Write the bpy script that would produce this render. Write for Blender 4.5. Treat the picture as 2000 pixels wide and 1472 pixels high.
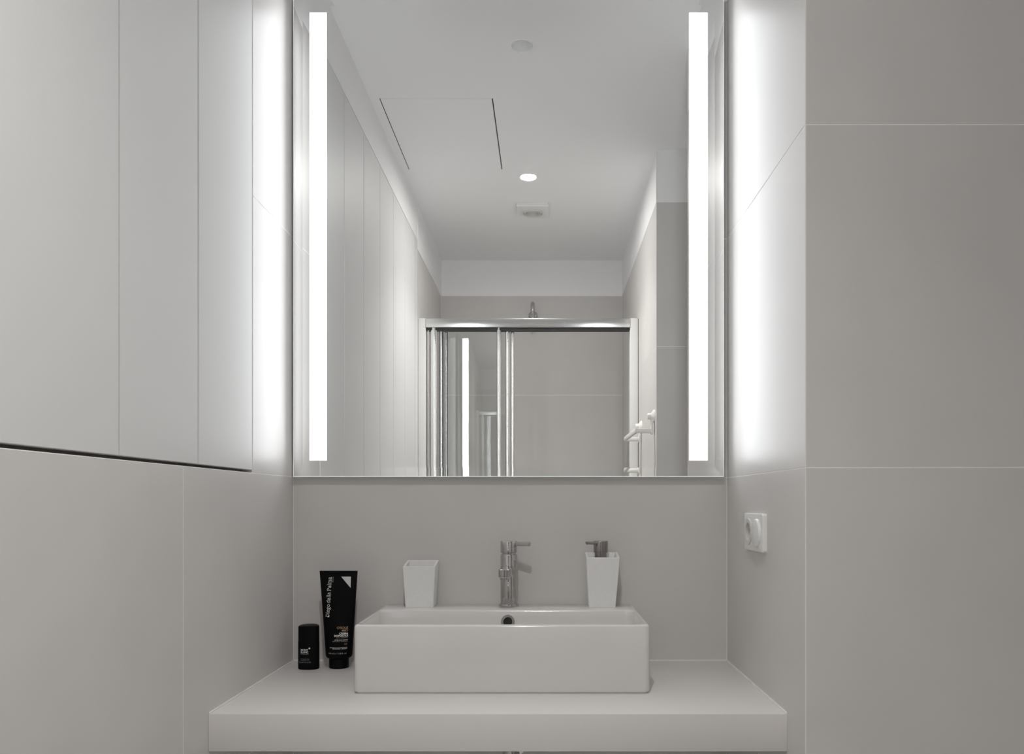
import bpy, bmesh, math
from mathutils import Vector, Matrix

# ------------------------------------------------------------------ scene, camera, light
for o in list(bpy.data.objects):
    bpy.data.objects.remove(o, do_unlink=True)
scene = bpy.context.scene
C = scene.collection
PI = math.pi
F = 1550.0                                  # focal length in pixels of the 2000 px wide frame
PX, PY = 1068.0, 980.0                      # where the depth lines meet in the photograph
EYE = 1.14

cam = bpy.data.cameras.new('camera')
cam.sensor_width = 36.0
cam.lens = F / 2000 * 36
cam.shift_x = (1000 - PX) / 2000
cam.shift_y = (PY - 736) / 2000
cam.clip_start = 0.01
cam_o = bpy.data.objects.new('camera', cam)
C.objects.link(cam_o)
cam_o.location = (0, 0, EYE)
cam_o.rotation_euler = (PI / 2, 0, 0)
scene.camera = cam_o

w = bpy.data.worlds.new('world')
scene.world = w
w.use_nodes = True
w.node_tree.nodes['Background'].inputs[0].default_value = (0.5, 0.5, 0.5, 1)
w.node_tree.nodes['Background'].inputs[1].default_value = 0.3      # the room is closed: only a fallback

STRIP = 2.4                                 # LED strips of the mirror: soft glow of the diffuser
BEAM = 1.02                                  # and their forward beam, watts each
LENS = 20.0                                 # glow of the lit downlight's lens
DISC = 5.5                                  # wide light of the lit downlight, watts
SPOT = 60.0                                 # beam of the lit downlight, watts
scene.view_settings.view_transform = 'Standard'
scene.view_settings.look = 'None'
scene.view_settings.gamma = 1
scene.view_settings.use_curve_mapping = False
scene.view_settings.exposure = 0.31
scene.cycles.max_bounces = 10
scene.cycles.diffuse_bounces = 6
scene.cycles.glossy_bounces = 6
scene.cycles.use_light_tree = False

# ------------------------------------------------------------------ measures (metres)
XL, XR = -0.6387, 0.4542                    # faces of left wall, right wall
YB = 2.0                                    # face of back wall
YM = 1.978                                  # mirror face
YP = 1.394                                  # face of the pier right of the niche
YA = 0.666                                  # far face of the entrance recess
YS = -0.834                                 # shower end wall
XE = 1.32                                   # end of entrance recess
ZC = 2.597                                  # ceiling
ZT = 2.383                                  # top of the tiles
TT = 0.0005                                 # tile face proud of the grout
GR = 0.0025                                 # joint width
CT, CB, CF = 0.740, 0.669, 1.498            # counter top, bottom, front

# ------------------------------------------------------------------ materials
def mat(name, col, rough=0.5, metal=0.0, spec=0.5, mottling=0.0, mscale=6.0, bump=0.0, bscale=300.0, coat=0.0):
    m = bpy.data.materials.new(name)
    m.use_nodes = True
    nt = m.node_tree
    b = nt.nodes['Principled BSDF']
    b.inputs['Base Color'].default_value = (*col, 1)
    b.inputs['Roughness'].default_value = rough
    b.inputs['Metallic'].default_value = metal
    b.inputs['Specular IOR Level'].default_value = spec
    if coat:
        b.inputs['Coat Weight'].default_value = coat
        b.inputs['Coat Roughness'].default_value = 0.05
    if mottling or bump:
        tc = nt.nodes.new('ShaderNodeTexCoord')
    if mottling:
        n = nt.nodes.new('ShaderNodeTexNoise')
        n.inputs['Scale'].default_value = mscale
        n.inputs['Detail'].default_value = 2
        r = nt.nodes.new('ShaderNodeMapRange')
        r.inputs['From Min'].default_value = 0.3
        r.inputs['From Max'].default_value = 0.7
        r.inputs['To Min'].default_value = 1 - mottling
        r.inputs['To Max'].default_value = 1 + mottling
        mx = nt.nodes.new('ShaderNodeVectorMath')
        mx.operation = 'SCALE'
        mx.inputs[0].default_value = col
        nt.links.new(tc.outputs['Object'], n.inputs['Vector'])
        nt.links.new(n.outputs['Fac'], r.inputs['Value'])
        nt.links.new(r.outputs['Result'], mx.inputs['Scale'])
        nt.links.new(mx.outputs['Vector'], b.inputs['Base Color'])
    if bump:
        n2 = nt.nodes.new('ShaderNodeTexNoise')
        n2.inputs['Scale'].default_value = bscale
        n2.inputs['Detail'].default_value = 3
        bp = nt.nodes.new('ShaderNodeBump')
        bp.inputs['Strength'].default_value = bump
        bp.inputs['Distance'].default_value = 0.001
        nt.links.new(tc.outputs['Object'], n2.inputs['Vector'])
        nt.links.new(n2.outputs['Fac'], bp.inputs['Height'])
        nt.links.new(bp.outputs['Normal'], b.inputs['Normal'])
    return m

def emit(name, col, s):
    m = bpy.data.materials.new(name)
    m.use_nodes = True
    nt = m.node_tree
    nt.nodes.clear()
    e = nt.nodes.new('ShaderNodeEmission')
    e.inputs[0].default_value = (*col, 1)
    e.inputs[1].default_value = s
    o = nt.nodes.new('ShaderNodeOutputMaterial')
    nt.links.new(e.outputs[0], o.inputs[0])
    return m

def mirror_mat(name, col):
    m = bpy.data.materials.new(name)
    m.use_nodes = True
    nt = m.node_tree
    nt.nodes.clear()
    g = nt.nodes.new('ShaderNodeBsdfGlossy')
    g.inputs['Color'].default_value = (*col, 1)
    g.inputs['Roughness'].default_value = 0.0
    o = nt.nodes.new('ShaderNodeOutputMaterial')
    nt.links.new(g.outputs[0], o.inputs[0])
    return m

def glass_mat(name):
    m = bpy.data.materials.new(name)
    m.use_nodes = True
    nt = m.node_tree
    nt.nodes.clear()
    t = nt.nodes.new('ShaderNodeBsdfTransparent')
    t.inputs[0].default_value = (0.99, 0.995, 0.993, 1)
    g = nt.nodes.new('ShaderNodeBsdfGlossy')
    g.inputs['Color'].default_value = (1, 1, 1, 1)
    g.inputs['Roughness'].default_value = 0.0
    f = nt.nodes.new('ShaderNodeFresnel')
    f.inputs['IOR'].default_value = 1.5
    mx = nt.nodes.new('ShaderNodeMixShader')
    o = nt.nodes.new('ShaderNodeOutputMaterial')
    nt.links.new(f.outputs[0], mx.inputs[0])
    nt.links.new(t.outputs[0], mx.inputs[1])
    nt.links.new(g.outputs[0], mx.inputs[2])
    nt.links.new(mx.outputs[0], o.inputs[0])
    return m

M = {
    'tile': mat('tile_greige', (0.67, 0.652, 0.636), 0.42, spec=0.14, mottling=0.02, mscale=5),
    'grout': mat('grout_pale', (0.93, 0.925, 0.92), 0.8, spec=0.2),
    'paint': mat('paint_white', (0.92, 0.92, 0.925), 0.75, spec=0.25),
    'lacquer': mat('lacquer_white', (0.72, 0.722, 0.717), 0.5, spec=0.25),
    'carcass': mat('carcass_board', (0.20, 0.17, 0.15), 0.7),
    'counter': mat('counter_matt', (0.72, 0.702, 0.685), 0.42, spec=0.45),
    'silicone': mat('silicone_white', (0.82, 0.82, 0.81), 0.4),
    'ceramic': mat('ceramic_white', (0.74, 0.725, 0.712), 0.16, spec=0.5, coat=0.5),
    'chrome': mat('chrome', (0.56, 0.545, 0.54), 0.06, 1.0),
    'chrome_dark': mat('gunmetal_chrome', (0.33, 0.31, 0.30), 0.16, 1.0),
    'satin': mat('satin_aluminium', (0.66, 0.655, 0.645), 0.17, 1.0),
    'polished': mat('polished_aluminium', (0.86, 0.86, 0.85), 0.09, 1.0),
    'post': mat('powder_coat_white', (0.74, 0.735, 0.72), 0.4, spec=0.45),
    'gap_shade': mat('dark_gap_shade', (0.03, 0.03, 0.03), 0.5),  # near-black put in where gaps and slots lie in shade
    'resin': mat('resin_white', (0.86, 0.86, 0.85), 0.5, spec=0.35, mottling=0.015, mscale=120),
    'plastic': mat('plastic_white', (0.86, 0.86, 0.85), 0.25, spec=0.5),
    'plastic_dim': mat('plastic_grey_white', (0.66, 0.65, 0.63), 0.4),
    'cream': mat('plastic_cream', (0.84, 0.82, 0.79), 0.3),
    'black': mat('matt_black_plastic', (0.004, 0.0038, 0.004), 0.55, spec=0.10),
    'black_gloss': mat('gloss_black_plastic', (0.003, 0.003, 0.003), 0.35, spec=0.12),
    'hole': mat('dark_hole', (0.02, 0.018, 0.016), 0.7),
    'ink_white': mat('ink_white', (0.80, 0.80, 0.80), 0.5),
    'ink_grey': mat('ink_grey', (0.33, 0.33, 0.33), 0.5),
    'ink_gold': mat('ink_gold', (0.42, 0.27, 0.16), 0.45),
    'ink_silver': mat('foil_silver', (0.62, 0.62, 0.62), 0.4),
    'mirror': mirror_mat('silvered_mirror', (0.93, 0.935, 0.93)),
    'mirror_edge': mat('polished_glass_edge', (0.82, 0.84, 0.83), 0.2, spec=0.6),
    'glass': glass_mat('clear_glass'),
    'led': emit('led_diffuser', (0.97, 1.0, 1.03), STRIP),
    'lamp': emit('lamp_lens', (1.0, 0.985, 0.965), LENS),
    'floor': mat('floor_tile', (0.82, 0.81, 0.80), 0.5, mottling=0.03),
    'tray': mat('tray_acrylic', (0.80, 0.80, 0.79), 0.25),
}

_e = M['mirror_edge'].node_tree.nodes['Principled BSDF']            # strip light in the glass edge, added as emission to light the gap
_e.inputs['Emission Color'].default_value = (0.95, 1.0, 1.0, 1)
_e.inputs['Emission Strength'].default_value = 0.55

# ------------------------------------------------------------------ helpers
def root_loc(p):
    while p.parent:
        p = p.parent
    return Vector(p.location)

def tag(o, label=None, cat=None, group=None, kind=None):
    if label: o['label'] = label
    if cat: o['category'] = cat
    if group: o['group'] = group
    if kind: o['kind'] = kind
    return o

def thing(name, label, cat, loc, group=None):
    o = bpy.data.objects.new(name, None)
    o.empty_display_size = 0.05
    C.objects.link(o)
    o.location = loc
    return tag(o, label, cat, group)

def obj(name, bm, material, parent=None, smooth=None, at=None):
    """bmesh in world coordinates -> one mesh object (relative to its thing)"""
    bmesh.ops.recalc_face_normals(bm, faces=bm.faces)
    if smooth is not None:
        for f in bm.faces: f.smooth = True
        lim = math.radians(smooth)
        for e in bm.edges:
            if len(e.link_faces) == 2 and e.calc_face_angle(0) > lim:
                e.smooth = False
    if parent:
        d = root_loc(parent)
        bmesh.ops.translate(bm, verts=bm.verts, vec=-d)
    elif at is not None:
        bmesh.ops.translate(bm, verts=bm.verts, vec=-Vector(at))
    me = bpy.data.meshes.new(name)
    bm.to_mesh(me)
    bm.free()
    me.materials.append(M[material])
    o = bpy.data.objects.new(name, me)
    C.objects.link(o)
    if parent: o.parent = parent
    elif at is not None: o.location = at
    return o

def struct(name, bm, material, label, cat):
    return tag(obj(name, bm, material), label, cat, kind='structure')

def box(bm, x0, x1, y0, y1, z0, z1, bevel=0.0, seg=2):
    vs = [bm.verts.new((x, y, z)) for x in (x0, x1) for y in (y0, y1) for z in (z0, z1)]
    fs = [(0, 1, 3, 2), (4, 6, 7, 5), (0, 4, 5, 1), (2, 3, 7, 6), (0, 2, 6, 4), (1, 5, 7, 3)]
    faces = [bm.faces.new([vs[i] for i in f]) for f in fs]
    if bevel:
        es = list({e for f in faces for e in f.edges})
        bmesh.ops.bevel(bm, geom=es, offset=bevel, segments=seg, affect='EDGES', profile=0.5)
    return bm

def nb(*a, **k):
    bm = bmesh.new()
    return box(bm, *a, **k)

def lathe(bm, prof, c, axis='Z', n=40, cap=True):
    """prof: (radius, height) pairs, turned about an axis through c"""
    rings = []
    for r, h in prof:
        ring = []
        for i in range(n):
            a = 2 * PI * i / n
            u, v = r * math.cos(a), r * math.sin(a)
            p = {'Z': (u, v, h), 'Y': (u, h, v), 'X': (h, u, v)}[axis]
            ring.append(bm.verts.new((c[0] + p[0], c[1] + p[1], c[2] + p[2])))
        rings.append(ring)
    for a, b in zip(rings, rings[1:]):
        for i in range(n):
            j = (i + 1) % n
            bm.faces.new((a[i], a[j], b[j], b[i]))
    if cap:
        bm.faces.new(rings[0]); bm.faces.new(rings[-1])
    return bm

def loft(bm, rings, close=True):
    vr = [[bm.verts.new(p) for p in r] for r in rings]
    n = len(vr[0])
    for a, b in zip(vr, vr[1:]):
        for i in range(n):
            j = (i + 1) % n
            bm.faces.new((a[i], a[j], b[j], b[i]))
    if close:
        bm.faces.new(vr[0]); bm.faces.new(vr[-1])
    return bm

def tube(bm, pts, r, n=16):
    pts = [Vector(p) for p in pts]
    rings, up = [], None
    for i, p in enumerate(pts):
        t = (pts[min(i + 1, len(pts) - 1)] - pts[max(i - 1, 0)]).normalized()
        if up is None:
            up = t.orthogonal().normalized()
        up = (up - t * up.dot(t)).normalized()
        s = t.cross(up)
        rings.append([p + r * (math.cos(2 * PI * k / n) * up + math.sin(2 * PI * k / n) * s) for k in range(n)])
    return loft(bm, rings)

def rrect(x0, x1, y0, y1, r, seg=6):
    """rounded rectangle in two coordinates"""
    out = []
    r = max(r, 1e-5)
    for cx, cy, a0 in ((x1 - r, y1 - r, 0), (x0 + r, y1 - r, 90), (x0 + r, y0 + r, 180), (x1 - r, y0 + r, 270)):
        for k in range(seg + 1):
            a = math.radians(a0 + 90 * k / seg)
            out.append((cx + r * math.cos(a), cy + r * math.sin(a)))
    return out

def holed_rect(bm, x0, x1, y0, y1, cx, cy, r, P, n=32):
    """flat rectangle with a round hole; P maps (u, v) to a point"""
    inner, outer = [], []
    corners = sorted([math.atan2(y - cy, x - cx) % (2 * PI) for x in (x0, x1) for y in (y0, y1)])
    angs = sorted(set([round(2 * PI * i / n, 6) for i in range(n)] + [round(c, 6) for c in corners]))
    for a in angs:
        dx, dy = math.cos(a), math.sin(a)
        t = min(((x1 if dx > 0 else x0) - cx) / dx if abs(dx) > 1e-9 else 1e9,
                ((y1 if dy > 0 else y0) - cy) / dy if abs(dy) > 1e-9 else 1e9)
        inner.append(bm.verts.new(P(cx + r * dx, cy + r * dy)))
        outer.append(bm.verts.new(P(cx + t * dx, cy + t * dy)))
    m = len(angs)
    for i in range(m):
        j = (i + 1) % m
        bm.faces.new((inner[i], inner[j], outer[j], outer[i]))

tile_cache = {}
def tile(parent, axis, face, sgn, a0, a1, z0, z1):
    """one wall tile; axis = wall normal axis, sgn = direction into the room"""
    g = GR / 2
    L, H = a1 - a0 - 2 * g, z1 - z0 - 2 * g
    key = (axis, round(L, 4), round(H, 4))
    if key not in tile_cache:
        hx, hy = (TT / 2, L / 2) if axis == 'X' else (L / 2, TT / 2)
        bm = nb(-hx, hx, -hy, hy, -H / 2, H / 2)
        bmesh.ops.recalc_face_normals(bm, faces=bm.faces)
        me = bpy.data.meshes.new('tile')
        bm.to_mesh(me); bm.free()
        me.materials.append(M['tile'])
        tile_cache[key] = me
    o = bpy.data.objects.new('tile', tile_cache[key])
    C.objects.link(o)
    o.parent = parent
    c, mid = face - sgn * TT / 2, (a0 + a1) / 2
    o.location = (c, mid, (z0 + z1) / 2) if axis == 'X' else (mid, c, (z0 + z1) / 2)
    return o

ROWS = [(0.0, 0.6), (0.6, 1.201), (1.201, 1.803), (1.803, 2.40)]
ROWS_S = [(0.0, 0.60), (0.60, 1.19), (1.19, 1.784), (1.784, ZT)]
WT = 0.12                                                     # wall thickness

# ------------------------------------------------------------------ the setting
struct('floor', nb(XL - 0.5, XE + WT, YS - WT, YB + WT, -0.1, 0.0), 'floor', 'greige tiled bathroom floor', 'floor')

# ceiling: plaster sheet with openings for the hatch and the two downlights
DL = [(-0.079, 1.419), (-0.083, 0.395)]
DR = 0.0350
HX0, HX1, HY0, HY1 = -0.602, -0.199, 0.477, 1.087
bm = bmesh.new()
xs = [XL - 0.5, HX0 - 0.0035, HX1 + 0.0045, -0.16, 0.0, XE + WT]
ys = [YS - WT, 0.315, HY0 - 0.0002, HY1 + 0.0022, 1.34, 1.50, YB + WT]
for i in range(len(xs) - 1):
    for j in range(len(ys) - 1):
        a, b, c_, d = xs[i], xs[i + 1], ys[j], ys[j + 1]
        if i == 1 and j == 2:
            continue
        P = lambda u, v: (u, v, ZC)
        hit = [q for q in DL if a < q[0] < b and c_ < q[1] < d]
        if hit:
            holed_rect(bm, a, b, c_, d, hit[0][0], hit[0][1], DR, P)
        else:
            bm.faces.new([bm.verts.new(P(u, v)) for u, v in ((a, c_), (b, c_), (b, d), (a, d))])
bmesh.ops.remove_doubles(bm, verts=bm.verts, dist=1e-5)
bh = xs[1], xs[2], ys[2], ys[3]                                # reveal of the hatch opening
for (u0, v0, u1, v1) in ((bh[0], bh[2], bh[1], bh[2]), (bh[1], bh[2], bh[1], bh[3]), (bh[1], bh[3], bh[0], bh[3]), (bh[0], bh[3], bh[0], bh[2])):
    bm.faces.new([bm.verts.new(p) for p in ((u0, v0, ZC), (u1, v1, ZC), (u1, v1, ZC + 0.05), (u0, v0, ZC + 0.05))])
box(bm, XL - 0.5, XE + WT, YS - WT, YB + WT, ZC + 0.10, ZC + 0.2)
struct('ceiling', bm, 'paint', 'flat white painted plaster ceiling', 'ceiling')

# back wall
bm = nb(XL - WT, XR + WT, YB + TT, YB + WT, 0, ZC)
wb = struct('wall_back', bm, 'grout', 'greige tiled niche wall behind mirror and basin', 'wall')
for z0, z1 in ROWS: tile(wb, 'Y', YB, -1, XL, XR, z0, z1)
obj('plaster_band', nb(XL, XR, YB - 0.001, YB + TT, 2.40, ZC), 'paint', wb)

# left wall with a recess for the flush cabinets
CAB = [1.722 - 0.2678 * k for k in range(7)]                   # edges of the cabinet fronts
Y_END = 0.040
ZD0, ZD1 = 1.2095, 2.428
bm = bmesh.new()
X2 = XL - TT
box(bm, XL - 0.5, X2, YS - WT, YB + WT, 0, 1.2035)
box(bm, XL - 0.5, X2, CAB[0] + 0.0, YB + WT, 1.2035, ZC)
box(bm, XL - 0.5, X2, YS - WT, Y_END, 1.2035, ZC)
box(bm, XL - 0.5, X2, Y_END, CAB[0], ZD1 + 0.003, ZC)
box(bm, XL - 0.5, XL - 0.40, Y_END, CAB[0], 1.2035, ZD1 + 0.003)
wl = struct('wall_left', bm, 'grout', 'greige tiled left wall below and around the flush cabinets', 'wall')
for z0, z1 in ((0, 0.6), (0.6, 1.2035)):
    for a, b in ((YP, YB), (0.194, YP), (Y_END, 0.194)):
        tile(wl, 'X', XL, 1, a, b, z0, z1)
for z0, z1 in ((1.2035, 1.805), (1.805, 2.40)):
    tile(wl, 'X', XL, 1, CAB[0] + 0.001, YB, z0, z1)
for z0, z1 in ROWS_S:
    tile(wl, 'X', XL, 1, YS, Y_END, z0, z1)
obj('plaster_band', nb(X2, XL, CAB[0], YB, 2.40, ZC), 'paint', wl)
obj('plaster_band', nb(X2, XL, Y_END, CAB[0], ZD1 + 0.003, ZC), 'paint', wl)
obj('plaster_band', nb(X2, XL + 0.003, YS, Y_END, ZT, ZC), 'paint', wl)

# right side of the niche: a pier with its end towards the room
bm = nb(XR + TT, XE + WT, YP + TT, YB + WT, 0, ZC)
wr = struct('wall_right', bm, 'grout', 'greige tiled pier forming the right side of the niche', 'wall')
for z0, z1 in ROWS:
    tile(wr, 'X', XR, 1 * -1, YP, YB, z0, z1)
    tile(wr, 'Y', YP, -1, XR, XE, z0, z1)
obj('plaster_band', nb(XR, XR + TT, YP, YB, 2.40, ZC), 'paint', wr)
obj('plaster_band', nb(XR, XE, YP, YP + TT, 2.40, ZC), 'paint', wr)

# block between entrance recess and shower
bm = nb(XR + TT, XE + WT, YS - WT, YA - TT, 0, ZC)
ws = struct('wall_right_shower', bm, 'grout', 'greige tiled wall along the right of the shower, seen in the mirror', 'wall')
for z0, z1 in ROWS_S:
    tile(ws, 'X', XR, -1, YS, -0.234, z0, z1)
    tile(ws, 'X', XR, -1, -0.234, YA, z0, z1)
    tile(ws, 'Y', YA, 1, XR, XE, z0, z1)
obj('plaster_band', nb(XR, XR + TT, YS, YA, ZT, ZC), 'paint', ws)
obj('plaster_band', nb(XR, XE, YA - TT, YA, ZT, ZC), 'paint', ws)
struct('wall_entrance', nb(XE, XE + WT, YA, YP, 0, ZC), 'paint', 'white painted end of the entrance recess', 'wall')

# shower end wall
bm = nb(XL - WT, XR + WT, YS - WT, YS - TT, 0, ZC)
wf = struct('wall_front', bm, 'grout', 'greige tiled shower end wall seen in the mirror', 'wall')
for z0, z1 in ROWS_S: tile(wf, 'Y', YS, 1, XL, XR, z0, z1)
obj('plaster_band', nb(XL, XR, YS - TT, YS + 0.001, ZT, ZC), 'paint', wf)

# silicone joints of the counter
bm = bmesh.new()
box(bm, XL, XL + 0.0035, CF + 0.002, YB - 0.0035, CT, CT + 0.0030)
box(bm, XR - 0.0035, XR, CF + 0.002, YB - 0.0035, CT, CT + 0.0030)
box(bm, XL, XR, YB - 0.0035, YB, CT, CT + 0.0030)
struct('trim_1', bm, 'silicone', 'thin white silicone joint where counter meets the tiles', 'trim')

# ------------------------------------------------------------------ flush cabinets in the left wall
which = ['nearest the mirror', 'second from the mirror', 'third from the mirror, at the left edge',
         'fourth from the mirror, seen only in reflection', 'fifth from the mirror, seen only in reflection',
         'beside the shower, seen only in reflection']
for k in range(6):
    y1, y0 = CAB[k], CAB[k + 1]
    t = thing('wall_cabinet', 'flush white handleless wall cabinet front ' + which[k], 'cabinet', (XL, (y0 + y1) / 2, ZD0), 'flush wall cabinets')
    obj('door', nb(XL - 0.019, XL, y0 + 0.0024, y1 - 0.0024, ZD0, ZD1, bevel=0.0008, seg=1), 'lacquer', t)
    bm = bmesh.new()
    xa, xb = XL - 0.38, XL - 0.0215
    za = 1.2045
    box(bm, xa, xb, y0 + 0.0004, y0 + 0.016, za, ZD1)
    box(bm, xa, xb, y1 - 0.016, y1 - 0.0004, za, ZD1)
    box(bm, xa, xb, y0 + 0.016, y1 - 0.016, za, za + 0.018)
    box(bm, xa, xb, y0 + 0.016, y1 - 0.016, ZD1 - 0.018, ZD1)
    box(bm, xa, xa + 0.012, y0 + 0.016, y1 - 0.016, za + 0.018, ZD1 - 0.018)
    obj('carcass', bm, 'carcass', t)
struct('trim_2', nb(XL - 0.019, XL, Y_END + 0.0015, CAB[6] - 0.0016, ZD0, ZD1), 'lacquer', 'narrow white filler strip between cabinets and shower', 'trim')

# ------------------------------------------------------------------ mirror with two lit strips
MX0, MX1, MZ0, MZ1 = -0.6304, 0.4403, 1.204, 2.398
t = thing('mirror', 'large frameless wall mirror with two glowing vertical light strips', 'mirror', ((MX0 + MX1) / 2, YB, MZ0))
BV, BD = 0.0220, 0.00090
bm = bmesh.new()
outer = [bm.verts.new(p) for p in ((MX0, YM - BD, MZ0), (MX1, YM - BD, MZ0), (MX1, YM - BD, MZ1), (MX0, YM - BD, MZ1))]
inner = [bm.verts.new(p) for p in ((MX0 + BV, YM, MZ0 + BV), (MX1 - BV, YM, MZ0 + BV), (MX1 - BV, YM, MZ1 - BV), (MX0 + BV, YM, MZ1 - BV))]
bm.faces.new(inner)
for i in range(4):
    bm.faces.new((outer[i], outer[(i + 1) % 4], inner[(i + 1) % 4], inner[i]))
obj('mirror_pane', bm, 'mirror', t)
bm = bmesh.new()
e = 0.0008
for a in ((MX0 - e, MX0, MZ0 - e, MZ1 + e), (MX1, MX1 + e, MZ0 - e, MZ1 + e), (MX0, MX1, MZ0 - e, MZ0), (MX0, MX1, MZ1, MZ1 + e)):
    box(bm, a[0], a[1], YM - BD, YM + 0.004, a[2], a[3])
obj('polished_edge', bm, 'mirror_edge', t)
obj('backing', nb(MX0 + 0.002, MX1 - 0.002, YM + 0.0015, YM + 0.004, MZ0 + 0.002, MZ1 - 0.002), 'plastic_dim', t)
obj('casing', nb(MX0 + 0.03, MX1 - 0.03, YM + 0.004, YB, MZ0 + 0.03, MZ1 - 0.03), 'plastic', t)
for a, b in ((-0.5909, -0.5487), (0.3548, 0.4007)):
    obj('light_strip', nb(a, b, YM - 0.0006, YM - 0.0001, 1.2434, 2.3587), 'led', t)
    li = bpy.data.lights.new('strip_beam', 'AREA')
    li.shape = 'RECTANGLE'
    li.size, li.size_y = b - a, 2.3587 - 1.2434
    li.energy = BEAM
    li.spread = math.radians(128)
    li.color = (0.97, 1.0, 1.03)
    lo = bpy.data.objects.new('strip_beam', li)
    C.objects.link(lo)
    lo.parent = t
    lo.location = Vector(((a + b) / 2, YM - 0.0010, (1.2434 + 2.3587) / 2)) - Vector(t.location)
    lo.rotation_euler = (-PI / 2, 0, 0)

# ------------------------------------------------------------------ counter
t = nb(XL, XR, CF, YB, CB, CT, bevel=0.0012, seg=2)
tag(obj('vanity_counter', t, 'counter', at=(-0.09, 1.75, CB), smooth=30), 'thick pale greige counter slab spanning the niche under the basin', 'counter')

# ------------------------------------------------------------------ basin
BX0, BX1, BY0, BY1, BH = -0.4031, 0.2154, 1.653, 1.9985, 0.1440
t = thing('wash_basin', 'white rectangular ceramic basin standing on the counter', 'basin', ((BX0 + BX1) / 2, 1.82, CT))
def ring(ins, z, r=0.012):
    return [(x, y, CT + z) for x, y in rrect(BX0 + ins, BX1 - ins, BY0 + ins, BY1 - ins, r)]
IX0, IX1, IY0, IY1 = BX0 + 0.011, BX1 - 0.011, BY0 + 0.011, 1.884
def iring(ins, z, r):
    return [(x, y, CT + z) for x, y in rrect(IX0 + ins, IX1 - ins, IY0 + ins, IY1 - ins, r)]
rings = [ring(0.004, 0.0), ring(0.004, 0.0028), ring(0.0008, 0.0040), ring(0, 0.006), ring(0, BH - 0.006), ring(0.0008, BH - 0.003),
         ring(0.0024, BH - 0.001), ring(0.005, BH), iring(-0.0030, BH, 0.020), iring(-0.0010, BH - 0.0010, 0.020), iring(0.0005, BH - 0.004, 0.02),
         iring(0.002, BH - 0.02, 0.022), iring(0.006, 0.065, 0.026), iring(0.012, 0.045, 0.03), iring(0.024, 0.034, 0.034), iring(0.05, 0.030, 0.04), iring(0.11, 0.027, 0.02)]
bm = loft(bmesh.new(), rings)
obj('bowl', bm, 'ceramic', t, smooth=40)
OX, OY, OZ = -0.0925, 1.8800, 0.8565
bm = lathe(bmesh.new(), [(0.0165, 0.004), (0.0165, -0.0012), (0.0155, -0.0028), (0.0122, -0.0028), (0.0108, -0.0016), (0.0104, 0.004)], (OX, OY, OZ), 'Y', 36, cap=False)
ov = obj('overflow_ring', bm, 'chrome', t, smooth=40)
obj('overflow_hole', lathe(bmesh.new(), [(0.0106, 0.001), (0.0106, 0.003)], (OX, OY, OZ), 'Y', 30), 'hole', ov)
obj('drain', lathe(bmesh.new(), [(0.032, 0.0), (0.032, 0.003), (0.028, 0.006), (0.0, 0.007)], (OX, 1.77, CT + 0.027), 'Z', 36, cap=False), 'chrome', t, smooth=40)

# ------------------------------------------------------------------ faucet
FX, FY, FZ = -0.0933, 1.950, CT + BH
t = thing('basin_faucet', 'chrome single-lever basin faucet on the rear rim of the basin', 'faucet', (FX, FY, FZ))
obj('base_ring', lathe(bmesh.new(), [(0.0245, 0), (0.0250, 0.001), (0.0250, 0.0052), (0.0240, 0.0065), (0.0205, 0.0070)], (FX, FY, FZ), 'Z', 48), 'chrome', t, smooth=40)
obj('body', lathe(bmesh.new(), [(0.0207, 0.006), (0.0207, 0.1262), (0.0200, 0.1275), (0.0175, 0.1278), (0.0175, 0.1325)], (FX, FY, FZ), 'Z', 56), 'chrome', t, smooth=40)
hd = obj('handle_cap', lathe(bmesh.new(), [(0.0188, 0.1310), (0.0207, 0.1322), (0.0207, 0.1590), (0.0198, 0.1604)], (FX, FY, FZ), 'Z', 56), 'chrome', t, smooth=40)
# lever: flat rounded bar, right and slightly towards the viewer
bm = bmesh.new()
prof = rrect(-0.0055, 0.0055, 0.1480, 0.1590, 0.0022, 4)
d = Vector((0.94, -0.34, 0)); sd = Vector((0.34, 0.94, 0))
rings = []
for s, k in ((0.006, 1), (0.0525, 1.0), (0.0550, 0.95), (0.0560, 0.8)):
    rings.append([Vector((FX, FY, FZ)) + d * s + sd * (u * k) + Vector((0, 0, 0.1527 + (v - 0.1527) * k)) for u, v in prof])
obj('lever', loft(bm, rings), 'chrome', hd, smooth=40)
# spout: stadium in plan, straight towards the viewer
bm = bmesh.new()
SW, SL = 0.0150, 0.118
def spl(w, z, l):
    pts = [(FX - 0.003 + w, FY), (FX - 0.003 - w, FY)]
    for k in range(17):
        a = PI + PI * k / 16
        pts.append((FX - 0.0045 + w * math.cos(a), FY - l + w + w * math.sin(a) * 0.9))
    return [(x, y, FZ + z) for x, y in pts]
loft(bm, [spl(SW - 0.002, 0.080, SL - 0.002), spl(SW, 0.082, SL), spl(SW, 0.0985, SL), spl(SW - 0.002, 0.1005, SL - 0.002)])
sp = obj('spout', bm, 'chrome', t, smooth=40)
obj('aerator', lathe(bmesh.new(), [(0.0085, -0.0045), (0.0115, -0.004), (0.0120, 0.003)], (FX - 0.0045, FY - SL + 0.0165, FZ + 0.079), 'Z', 32), 'chrome', sp, smooth=40)

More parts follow.
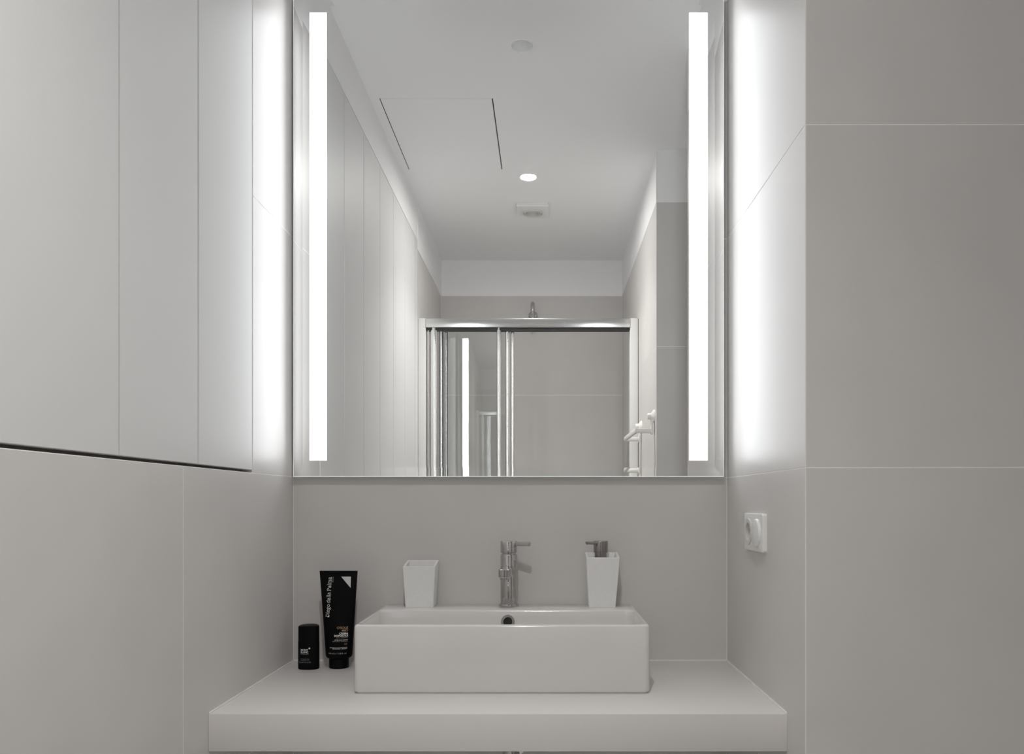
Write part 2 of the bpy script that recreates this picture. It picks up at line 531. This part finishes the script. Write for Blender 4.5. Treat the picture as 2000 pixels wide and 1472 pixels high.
# ------------------------------------------------------------------ tumbler and soap dispenser: tapered square cups with a rim that rises to the back
def cup(t, name, x0b, x1b, x0t, x1t, yf, depth_b, grow, zf, zb, wall, floor_z):
    z0 = CT + BH
    yt0, yt1 = yf - grow, yf + depth_b + grow
    o_b = [(x0b, yf, z0), (x1b, yf, z0), (x1b, yf + depth_b, z0), (x0b, yf + depth_b, z0)]
    o_t = [(x0t, yt0, zf), (x1t, yt0, zf), (x1t, yt1, zb), (x0t, yt1, zb)]
    i_t = [(x0t + wall, yt0 + wall, zf + (zb - zf) * 0.07), (x1t - wall, yt0 + wall, zf + (zb - zf) * 0.07),
           (x1t - wall, yt1 - wall, zb - (zb - zf) * 0.07), (x0t + wall, yt1 - wall, zb - (zb - zf) * 0.07)]
    i_b = [(x0b + wall, yf + wall, floor_z), (x1b - wall, yf + wall, floor_z), (x1b - wall, yf + depth_b - wall, floor_z), (x0b + wall, yf + depth_b - wall, floor_z)]
    bm = loft(bmesh.new(), [o_b, o_t, i_t, i_b])
    bmesh.ops.bevel(bm, geom=list(bm.edges), offset=0.0007, segments=2, affect='EDGES')
    return obj(name, bm, 'resin', t, smooth=30)

t = thing('tumbler', 'white tapered square tumbler on the basin rim left of the faucet', 'tumbler', (-0.309, 1.957, CT + BH))
cup(t, 'cup', -0.3430, -0.2760, -0.3485, -0.2705, 1.926, 0.058, 0.005, 0.9835, 0.9945, 0.0052, CT + BH + 0.008)
t = thing('soap_dispenser', 'white tapered square soap dispenser with dark metal pump', 'soap dispenser', (0.1345, 1.957, CT + BH))
cup(t, 'bottle', 0.1023, 0.1665, 0.0960, 0.1765, 1.926, 0.060, 0.006, 1.0050, 1.0145, 0.0050, 0.9900)
PXc, PYc = 0.1330, 1.958
obj('pump_collar', lathe(bmesh.new(), [(0.0145, 0.990), (0.0145, 1.0165)], (PXc, PYc, 0), 'Z', 40), 'chrome_dark', t, smooth=40)
ph = obj('pump_head', lathe(bmesh.new(), [(0.0168, 1.0155), (0.0177, 1.0165), (0.0177, 1.0425), (0.0168, 1.0440)], (PXc, PYc, 0), 'Z', 44), 'chrome_dark', t, smooth=40)
obj('nozzle', tube(bmesh.new(), [(PXc - 0.006, PYc - 0.012, 1.0395), (PXc - 0.034, PYc - 0.022, 1.0400), (PXc - 0.0370, PYc - 0.0228, 1.0397), (PXc - 0.0380, PYc - 0.0230, 1.0392)], 0.0037, 14), 'chrome_dark', ph, smooth=40)

# ------------------------------------------------------------------ lettering helpers
def text_mesh(s, align='RIGHT', bold=0.0):
    cu = bpy.data.curves.new('lettering', 'FONT')
    cu.body = s
    cu.align_x = align
    cu.size = 1.0
    cu.offset = bold
    cu.resolution_u = 3
    o = bpy.data.objects.new('lettering', cu)
    C.objects.link(o)
    dg = bpy.context.evaluated_depsgraph_get()
    me = bpy.data.meshes.new_from_object(o.evaluated_get(dg))
    bpy.data.objects.remove(o, do_unlink=True)
    bpy.data.curves.remove(cu)
    bm = bmesh.new()
    bm.from_mesh(me)
    bpy.data.meshes.remove(me)
    return bm

def put(bm, fn):
    for v in bm.verts:
        v.co = Vector(fn(v.co.x, v.co.y))
    return bm

def text_line(s, x_edge, z_base, cap_h, surf, align='RIGHT', width=None, bold=0.0):
    """flat print: cap height in metres, wrapped on the surface surf(x, z) -> y"""
    bm = text_mesh(s, align, bold)
    k = cap_h / 0.70
    kx = k
    xsn = [v.co.x for v in bm.verts]
    if width and xsn:
        kx = width / (max(xsn) - min(xsn))
    return put(bm, lambda u, v: (x_edge + u * kx, surf(x_edge + u * kx, z_base + v * k), z_base + v * k))

# slab-serif letters drawn as strokes (x-height 0.5, ascender 0.74, cap 0.70)
def arc(cx, cy, rx, ry, a0, a1, n=14):
    return [(cx + rx * math.cos(math.radians(a0 + (a1 - a0) * i / n)), cy + ry * math.sin(math.radians(a0 + (a1 - a0) * i / n))) for i in range(n + 1)]
T_, S_ = 0.075, 0.05
def bar(x0, x1, y): return ([(x0, y), (x1, y)], S_)
GL = {
    'D': (0.72, [([(0.14, 0), (0.14, 0.70)], T_), (arc(0.26, 0.35, 0.38, 0.33, 90, -90), T_), bar(0.03, 0.28, 0.68), bar(0.03, 0.28, 0.02)]),
    'P': (0.62, [([(0.14, 0), (0.14, 0.70)], T_), (arc(0.30, 0.51, 0.24, 0.17, 90, -90), T_), bar(0.03, 0.30, 0.68), bar(0.14, 0.30, 0.34), bar(0.03, 0.27, 0.02)]),
    'i': (0.28, [([(0.14, 0), (0.14, 0.50)], T_), bar(0.03, 0.14, 0.48), bar(0.03, 0.25, 0.02), ([(0.14, 0.64), (0.14, 0.73)], 0.1)]),
    'l': (0.28, [([(0.14, 0), (0.14, 0.74)], T_), bar(0.03, 0.14, 0.72), bar(0.03, 0.25, 0.02)]),
    'o': (0.56, [(arc(0.28, 0.25, 0.21, 0.24, 0, 360, 22), T_)]),
    'e': (0.54, [(arc(0.28, 0.25, 0.21, 0.24, 10, 315, 20), T_), bar(0.08, 0.49, 0.27)]),
    'a': (0.56, [(arc(0.25, 0.14, 0.17, 0.13, 60, 330, 14), T_), (arc(0.24, 0.34, 0.17, 0.14, 160, 0, 12), T_), ([(0.41, 0.34), (0.41, 0.0)], T_), bar(0.40, 0.54, 0.02), ([(0.30, 0.28), (0.41, 0.30)], S_)]),
    'd': (0.60, [(arc(0.26, 0.25, 0.20, 0.24, 0, 360, 20), T_), ([(0.45, 0), (0.45, 0.74)], T_), bar(0.34, 0.45, 0.72), bar(0.45, 0.57, 0.02)]),
    'g': (0.56, [(arc(0.25, 0.33, 0.17, 0.16, 0, 360, 18), T_), (arc(0.26, -0.10, 0.21, 0.12, 0, 360, 18), S_ + 0.01), ([(0.12, 0.19), (0.10, 0.08), (0.26, 0.03)], S_), ([(0.36, 0.46), (0.52, 0.50)], S_ + 0.02)]),
    'm': (0.92, [([(0.14, 0), (0.14, 0.50)], T_), bar(0.03, 0.14, 0.48), bar(0.03, 0.25, 0.02), (arc(0.29, 0.32, 0.15, 0.17, 180, 0, 12), T_), ([(0.44, 0.32), (0.44, 0)], T_), bar(0.34, 0.54, 0.02),
                 (arc(0.60, 0.32, 0.16, 0.17, 180, 0, 12), T_), ([(0.76, 0.32), (0.76, 0)], T_), bar(0.66, 0.88, 0.02)]),
    ' ': (0.24, []),
}
def stroke_text(s):
    bm = bmesh.new()
    x = 0.0
    for ch in s:
        adv, strokes = GL[ch]
        for pts, wd in strokes:
            L, R = [], []
            for i, p in enumerate(pts):
                a, b = Vector(pts[max(i - 1, 0)]), Vector(pts[min(i + 1, len(pts) - 1)])
                n = (b - a).normalized()
                n = Vector((-n.y, n.x)) * wd / 2
                L.append(bm.verts.new((x + p[0] + n.x, p[1] + n.y, 0)))
                R.append(bm.verts.new((x + p[0] - n.x, p[1] - n.y, 0)))
            for i in range(len(pts) - 1):
                bm.faces.new((L[i], L[i + 1], R[i + 1], R[i]))
        x += adv
    return bm, x

# ------------------------------------------------------------------ cream tube (stands on its cap)
TX, TY = -0.5030, 1.922
TZ0, TZ1 = CT + 0.0275, 0.9735
t = thing('cream_tube', 'tall black cream tube standing on its cap beside the basin', 'tube', (TX, TY, CT))
def tprof(z):
    f = min(max((z - TZ0) / (TZ1 - TZ0), 0), 1)
    a = 0.0315 + (0.0462 - 0.0315) * f
    b = 0.0268 * (1 - f) ** 0.85 + 0.0016
    if z > TZ1 - 0.009: b = 0.0016
    return a, b, TX - 0.0012 * f
def tsurf(x, z):
    a, b, cx = tprof(z)
    q = min(abs((x - cx) / a), 0.999)
    return TY - b * (1 - q ** 2) ** 0.5 - 0.0003
rings = []
zs = [TZ0 - 0.004, TZ0 - 0.0025, TZ0, TZ0 + 0.004] + [TZ0 + 0.004 + (TZ1 - 0.0095 - TZ0 - 0.004) * k / 22 for k in range(1, 23)] + [TZ1 - 0.0085, TZ1]
for i, z in enumerate(zs):
    a, b, cx = tprof(z)
    k = (0.72, 0.90, 0.975, 1.0)[i] if i < 4 else 1.0
    rings.append([(cx + a * k * math.cos(2 * PI * j / 56), TY + b * k * math.sin(2 * PI * j / 56), z) for j in range(56)])
tb = obj('tube_body', loft(bmesh.new(), rings), 'black', t, smooth=35)
obj('cap', lathe(bmesh.new(), [(0.0228, 0), (0.0238, 0.0010), (0.0238, 0.0215), (0.0232, 0.0228), (0.0210, 0.0245)], (TX, TY, CT), 'Z', 48), 'black_gloss', t, smooth=35)
def tz(zx, zy, Y=1.902):                                       # measured on the tube front, 5.8875x enlargement
    return ((zx / 5.8875 + 560) - PX) / F * Y, EYE - ((zy / 5.8875 + 1080) - PY) / F * Y
UN = 1.902 / F / 5.8875
def line(s, zx, y_top, y_bot, m, width, bold=0.0, lab=None):
    X, Z = tz(zx, y_bot)
    o = obj('lettering', text_line(s, X, Z, (y_bot - y_top) * UN, tsurf, 'RIGHT', width * UN, bold), m, tb)
bm, wd = stroke_text('Diego dalla Palma')
(X0, Z0), (X1, Z1) = tz(482, 738), tz(497, 280)
L = ((X1 - X0) ** 2 + (Z1 - Z0) ** 2) ** 0.5
dx, dz = (X1 - X0) / L, (Z1 - Z0) / L
def fn(u, v):
    s, h = u * L / wd, v * 44 * UN / 0.70
    x, z = X0 + dx * s - dz * h, Z0 + dz * s + dx * h
    return (x, tsurf(x, z), z)
lo = obj('lettering', put(bm, fn), 'ink_white', tb)
bm = bmesh.new()
bm.faces.new([bm.verts.new((x, tsurf(x, z) - 0.0001, z)) for x, z in (tz(458, 738), tz(480, 738), tz(480, 712))])
obj('emblem', bm, 'ink_white', tb)
bm = text_mesh('MILANO', 'LEFT', 0.01)
(X2_, Z2_) = tz(517, 343)
mw = max(v.co.x for v in bm.verts)
def fn2(u, v):
    s, h = u * 64 * UN / mw, v * 11 * UN / 0.7
    x, z = X2_ + dx * s - dz * h, Z2_ + dz * s + dx * h
    return (x, tsurf(x, z), z)
obj('lettering', put(bm, fn2), 'ink_grey', tb)
bm = bmesh.new()                                               # silver triangle
tri = [tz(608, 277), tz(718, 277), tz(718, 405)]
N = 8
g = {}
for i in range(N + 1):
    for j in range(N + 1 - i):
        u, v = i / N, j / N
        x = tri[1][0] + (tri[0][0] - tri[1][0]) * u + (tri[2][0] - tri[1][0]) * v
        z = tri[1][1] + (tri[0][1] - tri[1][1]) * u + (tri[2][1] - tri[1][1]) * v
        g[i, j] = bm.verts.new((x, tsurf(x, z), z))
for i in range(N):
    for j in range(N - i):
        bm.faces.new((g[i, j], g[i + 1, j], g[i, j + 1]))
        if (i + 1, j + 1) in g: bm.faces.new((g[i + 1, j], g[i + 1, j + 1], g[i, j + 1]))
obj('emblem', bm, 'ink_silver', tb)
line("O'SOLE", 700, 845, 869, 'ink_gold', 122, 0.018)
line('MIO', 700, 877, 900, 'ink_gold', 64, 0.018)
line('CREMA', 700, 912, 933, 'ink_white', 96, 0.03)
line('DOPOSOLE', 700, 938, 959, 'ink_white', 151, 0.03)
line('IDRATA - RINFRESCA', 698, 967, 976, 'ink_grey', 126, 0.01)
line('AFTER SUN CREAM', 698, 991, 1001, 'ink_white', 144, 0.02)
line('MOISTURIZING - REFRESHING', 698, 1007, 1017, 'ink_grey', 166, 0.01)
line('VISO', 693, 1033, 1042, 'ink_gold', 32)
line('FACE', 693, 1046, 1055, 'ink_gold', 28)
line('INTENSIVE PHOTODEFENCE', 693, 1079, 1088, 'ink_white', 192, 0.01)
line('PROTECTION - BENEFIT', 693, 1092, 1101, 'ink_white', 160, 0.01)
line('350 ml e / 11.8 fl. oz', 688, 1139, 1155, 'ink_grey', 202, 0.008)

# ------------------------------------------------------------------ deodorant stick
DX, DY = -0.5718, 1.9065
DA, DB = 0.0249, 0.0160
t = thing('deodorant_stick', 'short black oval deodorant stick left of the cream tube', 'deodorant', (DX, DY, CT))
def oval(a, b, z, tilt=0.0):
    out = []
    for j in range(56):
        an = 2 * PI * j / 56
        x = a * math.copysign(abs(math.cos(an)) ** 0.85, math.cos(an))
        y = b * math.copysign(abs(math.sin(an)) ** 0.85, math.sin(an))
        out.append((DX + x, DY + y, z + tilt * (y + x * 0.12)))
    return out
db = obj('stick_body', loft(bmesh.new(), [oval(DA * 0.95, DB * 0.93, CT), oval(DA * 0.985, DB * 0.975, CT + 0.0015), oval(DA, DB, CT + 0.004), oval(DA, DB, CT + 0.066)]), 'black', t, smooth=35)
obj('cap', loft(bmesh.new(), [oval(DA * 0.985, DB * 0.98, CT + 0.0655), oval(DA * 0.99, DB * 0.985, CT + 0.067), oval(DA * 0.985, DB * 0.98, CT + 0.1005), oval(DA * 0.96, DB * 0.95, CT + 0.1030, 0.08),
     oval(DA * 0.80, DB * 0.80, CT + 0.1048, 0.10), oval(DA * 0.4, DB * 0.4, CT + 0.1056, 0.10)]), 'black_gloss', t, smooth=35)
def dsurf(x, z):
    q = min(abs((x - DX) / DA), 0.999)
    c = q ** (1 / 0.85)
    return DY - DB * (max(1 - c * c, 0) ** 0.5) ** 0.85 - 0.0003
def dline(s, zx, y_top, y_bot, m, width, bold=0.0):
    X, Z = tz(zx, y_bot, 1.892)
    obj('lettering', text_line(s, X, Z, (y_bot - y_top) * UN, dsurf, 'LEFT', width * UN, bold), m, db)
dline('MONT', 160, 1101, 1121, 'ink_white', 86, 0.02)
dline('BLANC', 160, 1126, 1147, 'ink_white', 88, 0.02)
dline('EMBLEM', 160, 1153, 1165, 'ink_grey', 90, 0.0)
dline('DEODORANT STICK', 160, 1211, 1219, 'ink_grey', 100, 0.0)
dline('DEODORANT STICK', 160, 1225, 1233, 'ink_grey', 100, 0.0)
dline('75 g NET WT. 2.5 OZ', 138, 1246, 1260, 'ink_grey', 140, 0.0)
bm = bmesh.new()                                               # six-lobed star
sx, sz = tz(263, 1093, 1.892)
pts = []
for k in range(36):
    a = 2 * PI * k / 36
    r = (9.2 + 2.6 * math.cos(6 * a)) * UN
    x, z = sx + r * math.cos(a), sz + r * math.sin(a)
    pts.append(bm.verts.new((x, dsurf(x, z) - 0.0001, z)))
bm.faces.new(pts)
obj('emblem', bm, 'ink_white', db)

# ------------------------------------------------------------------ double wall plate: socket and round rocker switch
GY0, GY1, GZ0, GZ1 = 1.637, 1.788, 1.0345, 1.1155
t = thing('wall_socket', 'white double wall plate with socket and round switch beside the mirror', 'socket', (XR, (GY0 + GY1) / 2, GZ0))
XF = XR - 0.0100
gm, gzc = (GY0 + GY1) / 2, (GZ0 + GZ1) / 2
S1 = (GY1 - 0.0395, gzc)                                       # socket (far), switch (near)
S2 = (GY0 + 0.0395, gzc)
def dense(pts, step=0.004):
    out = []
    for k, p in enumerate(pts):
        q = pts[(k + 1) % len(pts)]
        m = max(1, int(math.hypot(q[0] - p[0], q[1] - p[1]) / step))
        out += [(p[0] + (q[0] - p[0]) * i / m, p[1] + (q[1] - p[1]) * i / m) for i in range(m)]
    return out
base = dense(rrect(GY0, GY1, GZ0, GZ1, 0.006))
def pr(ins, x):                                                # the same outline drawn in by ins
    kx, kz = 1 - 2 * ins / (GY1 - GY0), 1 - 2 * ins / (GZ1 - GZ0)
    return [(x, gm + (a - gm) * kx, gzc + (b - gzc) * kz) for a, b in base]
front = pr(0.0035, XF)
hole = []
for (_, a, b) in front:
    an = math.atan2(b - S1[1], a - S1[0])
    hole.append((XF, S1[0] + 0.0195 * math.cos(an), S1[1] + 0.0195 * math.sin(an)))
bm = loft(bmesh.new(), [pr(0, XR), pr(0, XR - 0.0075), pr(0.0010, XR - 0.0093), front, hole], close=False)
obj('cover_frame', bm, 'plastic', t, smooth=25)
sock = lathe(bmesh.new(), [(0.0290, 0.0), (0.0290, -0.0012), (0.0284, -0.0018), (0.0200, -0.0018), (0.0194, -0.0012), (0.0190, 0.0165), (0.0, 0.0168)], (XF, S1[0], S1[1]), 'X', 44, cap=False)
so = obj('socket_insert', sock, 'plastic_dim', t, smooth=40)
for dzz in (-0.0095, 0.0095):
    obj('pin_hole', lathe(bmesh.new(), [(0.0026, 0.0), (0.0026, 0.0006)], (XF + 0.0158, S1[0], S1[1] + dzz), 'X', 16), 'hole', so)
rk = lathe(bmesh.new(), [(0.0294, 0.0), (0.0294, -0.0035), (0.0286, -0.0052), (0.0265, -0.0060)], (XF, S2[0], S2[1]), 'X', 48)
obj('rocker_switch', rk, 'plastic', t, smooth=40)

# ------------------------------------------------------------------ bottle trap below the counter
t = thing('bottle_trap', 'chrome bottle trap just visible under the counter', 'trap', (-0.082, 1.76, 0.40))
c0 = (-0.082, 1.76, 0)
obj('trap_cup', lathe(bmesh.new(), [(0.020, 0.40), (0.0285, 0.405), (0.0285, 0.52), (0.0305, 0.523), (0.0305, 0.548), (0.022, 0.556)], c0, 'Z', 40), 'chrome', t, smooth=40)
obj('tailpiece', lathe(bmesh.new(), [(0.016, 0.55), (0.016, 0.655), (0.030, 0.657), (0.030, CB)], c0, 'Z', 36), 'chrome', t, smooth=40)
obj('waste_pipe', tube(bmesh.new(), [(-0.082, 1.78, 0.535), (-0.082, 1.86, 0.535), (-0.082, YB, 0.535)], 0.016, 24), 'chrome', t, smooth=40)
obj('wall_rosette', lathe(bmesh.new(), [(0.034, 0.0), (0.032, -0.008), (0.017, -0.010)], (-0.082, YB, 0.535), 'Y', 36), 'chrome', t, smooth=40)

# ------------------------------------------------------------------ ceiling: hatch, downlights, ventilator
tag(obj('access_hatch', nb(HX0, HX1, HY0, HY1, ZC - 0.0004, ZC + 0.02), 'paint', at=((HX0 + HX1) / 2, (HY0 + HY1) / 2, ZC)),
    'white access hatch flush in the ceiling, outlined by thin dark gaps', 'hatch')
hatch = bpy.data.objects['access_hatch']
for xa, xb in ((bh[0], HX0), (HX1, bh[1])):
    obj('gap_shade_strip', nb(xa, xb, bh[2], bh[3], ZC + 0.0012, ZC + 0.02), 'gap_shade', hatch)  # dark strips fill the side gaps in place of shade
def downlight(x, y, lit, label):
    t = thing('downlight', label, 'downlight', (x, y, ZC), 'recessed ceiling downlights')
    obj('trim_ring', lathe(bmesh.new(), [(0.0350, 0.002), (0.0388, 0.0), (0.0385, -0.0016), (0.0360, -0.0022), (0.0342, 0.0)], (x, y, ZC), 'Z', 48, cap=False), 'paint', t, smooth=40)
    if lit:
        obj('reflector', lathe(bmesh.new(), [(0.0344, 0.0), (0.0340, 0.006)], (x, y, ZC), 'Z', 48, cap=False), 'paint', t, smooth=40)
        obj('lens', lathe(bmesh.new(), [(0.0338, 0.0030), (0.0330, 0.0036)], (x, y, ZC), 'Z', 48), 'lamp', t)
        li = bpy.data.lights.new('lamp_glow', 'AREA')
        li.shape = 'DISK'
        li.size = 0.066
        li.energy = DISC
        li.color = (1.0, 0.985, 0.965)
        lo = bpy.data.objects.new('lamp_glow', li)
        C.objects.link(lo)
        lo.parent = t
        lo.location = (0, 0, 0.0015)
        li = bpy.data.lights.new('lamp_beam', 'SPOT')
        li.energy = SPOT
        li.color = (1.0, 0.98, 0.955)
        li.spot_size = math.radians(114)
        li.spot_blend = 1.0
        li.shadow_soft_size = 0.05
        lo = bpy.data.objects.new('lamp_beam', li)
        C.objects.link(lo)
        lo.parent = t
        lo.location = (0, 0, -0.004)
    else:
        obj('reflector', lathe(bmesh.new(), [(0.0344, 0.0), (0.0330, 0.012), (0.0270, 0.034), (0.0240, 0.040)], (x, y, ZC), 'Z', 48, cap=False), 'paint', t, smooth=40)
        obj('lens', lathe(bmesh.new(), [(0.0250, 0.0400), (0.0250, 0.0420)], (x, y, ZC), 'Z', 40), 'plastic_dim', t)
downlight(*DL[0], False, 'unlit white recessed downlight near the top of the mirror')
downlight(*DL[1], True, 'lit round recessed downlight beside the ventilator')
VX, VY = -0.0690, 0.012
t = thing('ceiling_ventilator', 'square white extractor fan cover with round grille on ceiling', 'ventilator', (VX, VY, ZC))
bm = bmesh.new()
def vr(ins, z): return [(a, b, ZC - z) for a, b in rrect(VX - 0.079 + ins, VX + 0.079 - ins, VY - 0.085 + ins, VY + 0.085 - ins, 0.006)]
loft(bm, [vr(0.004, 0), vr(0.004, 0.008), vr(0, 0.010), vr(0, 0.016), vr(0.003, 0.019)])
obj('cover_plate', bm, 'plastic', t, smooth=30)
bm = lathe(bmesh.new(), [(0.052, 0.0), (0.051, -0.006), (0.047, -0.009), (0.044, -0.004), (0.043, 0.0)], (VX, VY, ZC - 0.019), 'Z', 48, cap=False)
gr = obj('grille_ring', bm, 'plastic_dim', t, smooth=40)
for r in (0.036, 0.027, 0.018):
    obj('grille_ring', lathe(bmesh.new(), [(r + 0.003, 0), (r + 0.002, -0.006), (r - 0.002, -0.006), (r - 0.003, 0)], (VX, VY, ZC - 0.019), 'Z', 40, cap=False), 'plastic_dim', t, smooth=40)
obj('grille_hub', lathe(bmesh.new(), [(0.010, 0), (0.009, -0.006), (0.0, -0.007)], (VX, VY, ZC - 0.019), 'Z', 30, cap=False), 'plastic_dim', t, smooth=40)

# ------------------------------------------------------------------ shower enclosure (seen in the mirror)
tag(obj('shower_tray', loft(bmesh.new(), [[(a, b, z) for a, b in rrect(XL + i, XR - i, YS + i, 0.03 - i, 0.01)] for i, z in ((0.0, 0.0), (0.0, 0.036), (0.003, 0.04), (0.045, 0.04), (0.055, 0.022), (0.2, 0.018))]),
    'tray', at=(-0.09, -0.4, 0), smooth=30), 'low white shower tray behind the sliding door', 'shower tray')
t = thing('shower_enclosure', 'aluminium sliding shower enclosure with glass panels pushed left', 'shower', (-0.09, 0.0, 0.04))
ZR0, ZR1 = 2.004, 2.050
YF = 0.024
def profile_col(x0, x1, y0, y1, z0, z1, r=0.004):
    return loft(bmesh.new(), [[(a, b, z) for a, b in rrect(x0, x1, y0, y1, r, 4)] for z in (z0, z1)])
obj('wall_profile', profile_col(XL, -0.6000, -0.030, YF, 0.04, ZR1), 'post', t, smooth=40)
obj('wall_profile', profile_col(0.4125, XR, -0.030, YF, 0.04, ZR1), 'post', t, smooth=40)
bm = bmesh.new()                                               # top rail with a softly rounded face
pts = rrect(-0.034, YF + 0.002, ZR0, ZR1, 0.0035, 5)
loft(bm, [[(x, a, b) for a, b in pts] for x in (-0.6000, 0.4125)])
obj('top_rail', bm, 'satin', t, smooth=50)
obj('rail_channel', nb(-0.5995, 0.412, -0.026, YF - 0.006, ZR0 - 0.011, ZR0 + 0.002), 'gap_shade', t)  # dark box standing for the shade in the slot below the rail
obj('bottom_rail', nb(-0.600, 0.4125, -0.030, YF, 0.04, 0.062, bevel=0.003), 'satin', t, smooth=40)
def stile(x0, x1, y, parent, mt='polished'):
    c, r = (x0 + x1) / 2, (x1 - x0) / 2
    sec = [(c + r, y - 0.008), (c + r, y + 0.002)] + [(c + r * math.cos(PI * k / 14), y + 0.002 + 0.009 * math.sin(PI * k / 14)) for k in range(1, 14)] + [(c - r, y + 0.002), (c - r, y - 0.008)]
    return obj('stile', loft(bmesh.new(), [[(a, b, z) for a, b in sec] for z in (0.064, ZR0 - 0.0005)]), mt, parent, smooth=50)
TILT = -0.0095
for (ax0, ax1, bx0, bx1, y) in ((-0.5780, -0.5440, -0.2485, -0.2280, 0.008), (-0.5375, -0.5160, -0.2070, -0.1865, -0.008), (-0.5125, -0.4955, -0.1810, -0.1630, -0.022)):
    x0, x1 = ax1 - 0.004, bx0 + 0.004
    cx, hw = (x0 + x1) / 2, (x1 - x0) / 2
    bm = bmesh.new()
    box(bm, x0, x1, y - 0.0025, y + 0.0015, 0.066, ZR0 - 0.004)
    bmesh.ops.rotate(bm, verts=bm.verts, cent=(cx, y, 1), matrix=Matrix.Rotation(TILT, 3, 'Z'))
    gp = obj('glass_panel', bm, 'glass', t)
    stile(ax0, ax1, y, gp)
    stile(bx0, bx1, y, gp)
for x in (-0.5925, -0.5872):
    obj('seal_gap_strip', nb(x, x + 0.002, -0.02, 0.012, 0.064, ZR0), 'polished', t)

obj('seal_gap_strip', nb(XR - 0.0022, XR, YF, YF + 0.002, 0.04, ZR1), 'gap_shade', t)  # dark strip drawn for the shadow gap between post and wall

# shower arm on the end wall
t = thing('wall_shower', 'chrome wall shower curving out above the top rail of the enclosure', 'shower', (-0.083, YS, 2.262))
obj('flange', lathe(bmesh.new(), [(0.028, 0.0), (0.028, 0.004), (0.022, 0.010), (0.013, 0.012)], (-0.083, YS, 2.262), 'Y', 40), 'chrome', t, smooth=40)
pts = [(-0.083, YS + 0.004, 2.262), (-0.083, YS + 0.04, 2.263)]
for k in range(13):
    a = math.radians(180 - 15 * k)
    pts.append((-0.083, YS + 0.10 + 0.04 * math.cos(a), 2.278 + 0.034 * math.sin(a)))
pts += [(-0.083, YS + 0.14, 2.255), (-0.083, YS + 0.14, 2.225)]
pts[1:2] = [(-0.083, YS + 0.03, 2.262), (-0.083, YS + 0.05, 2.265)]
obj('arm', tube(bmesh.new(), pts, 0.0125, 18), 'chrome', t, smooth=50)
obj('shower_head', lathe(bmesh.new(), [(0.013, 2.236), (0.0145, 2.226), (0.016, 2.214), (0.016, 2.208), (0.014, 2.206)], (-0.083, YS + 0.14, 0), 'Z', 36), 'chrome', t, smooth=40)

# ------------------------------------------------------------------ towel rail on suction cups (seen in the mirror)
t = thing('towel_rail', 'white plastic towel rail on two suction cups beside the shower', 'towel rail', (XR, 0.36, 1.44))
for yy in (0.605, 0.150):
    obj('suction_cup', lathe(bmesh.new(), [(0.0275, 0.0), (0.0270, -0.004), (0.0200, -0.010), (0.0135, -0.014), (0.0125, -0.028), (0.011, -0.030)], (XR, yy, 1.502), 'X', 36), 'cream', t, smooth=40)
    obj('hanger', nb(XR - 0.016, XR - 0.006, yy - 0.013, yy + 0.013, 1.425, 1.505, bevel=0.003), 'cream', t, smooth=40)
    obj('arm', nb(XR - 0.078, XR - 0.008, yy - 0.012, yy + 0.012, 1.431, 1.450, bevel=0.004), 'cream', t, smooth=40)
obj('bar', nb(XR - 0.084, XR - 0.070, 0.138, 0.617, 1.430, 1.453, bevel=0.005), 'cream', t, smooth=40)
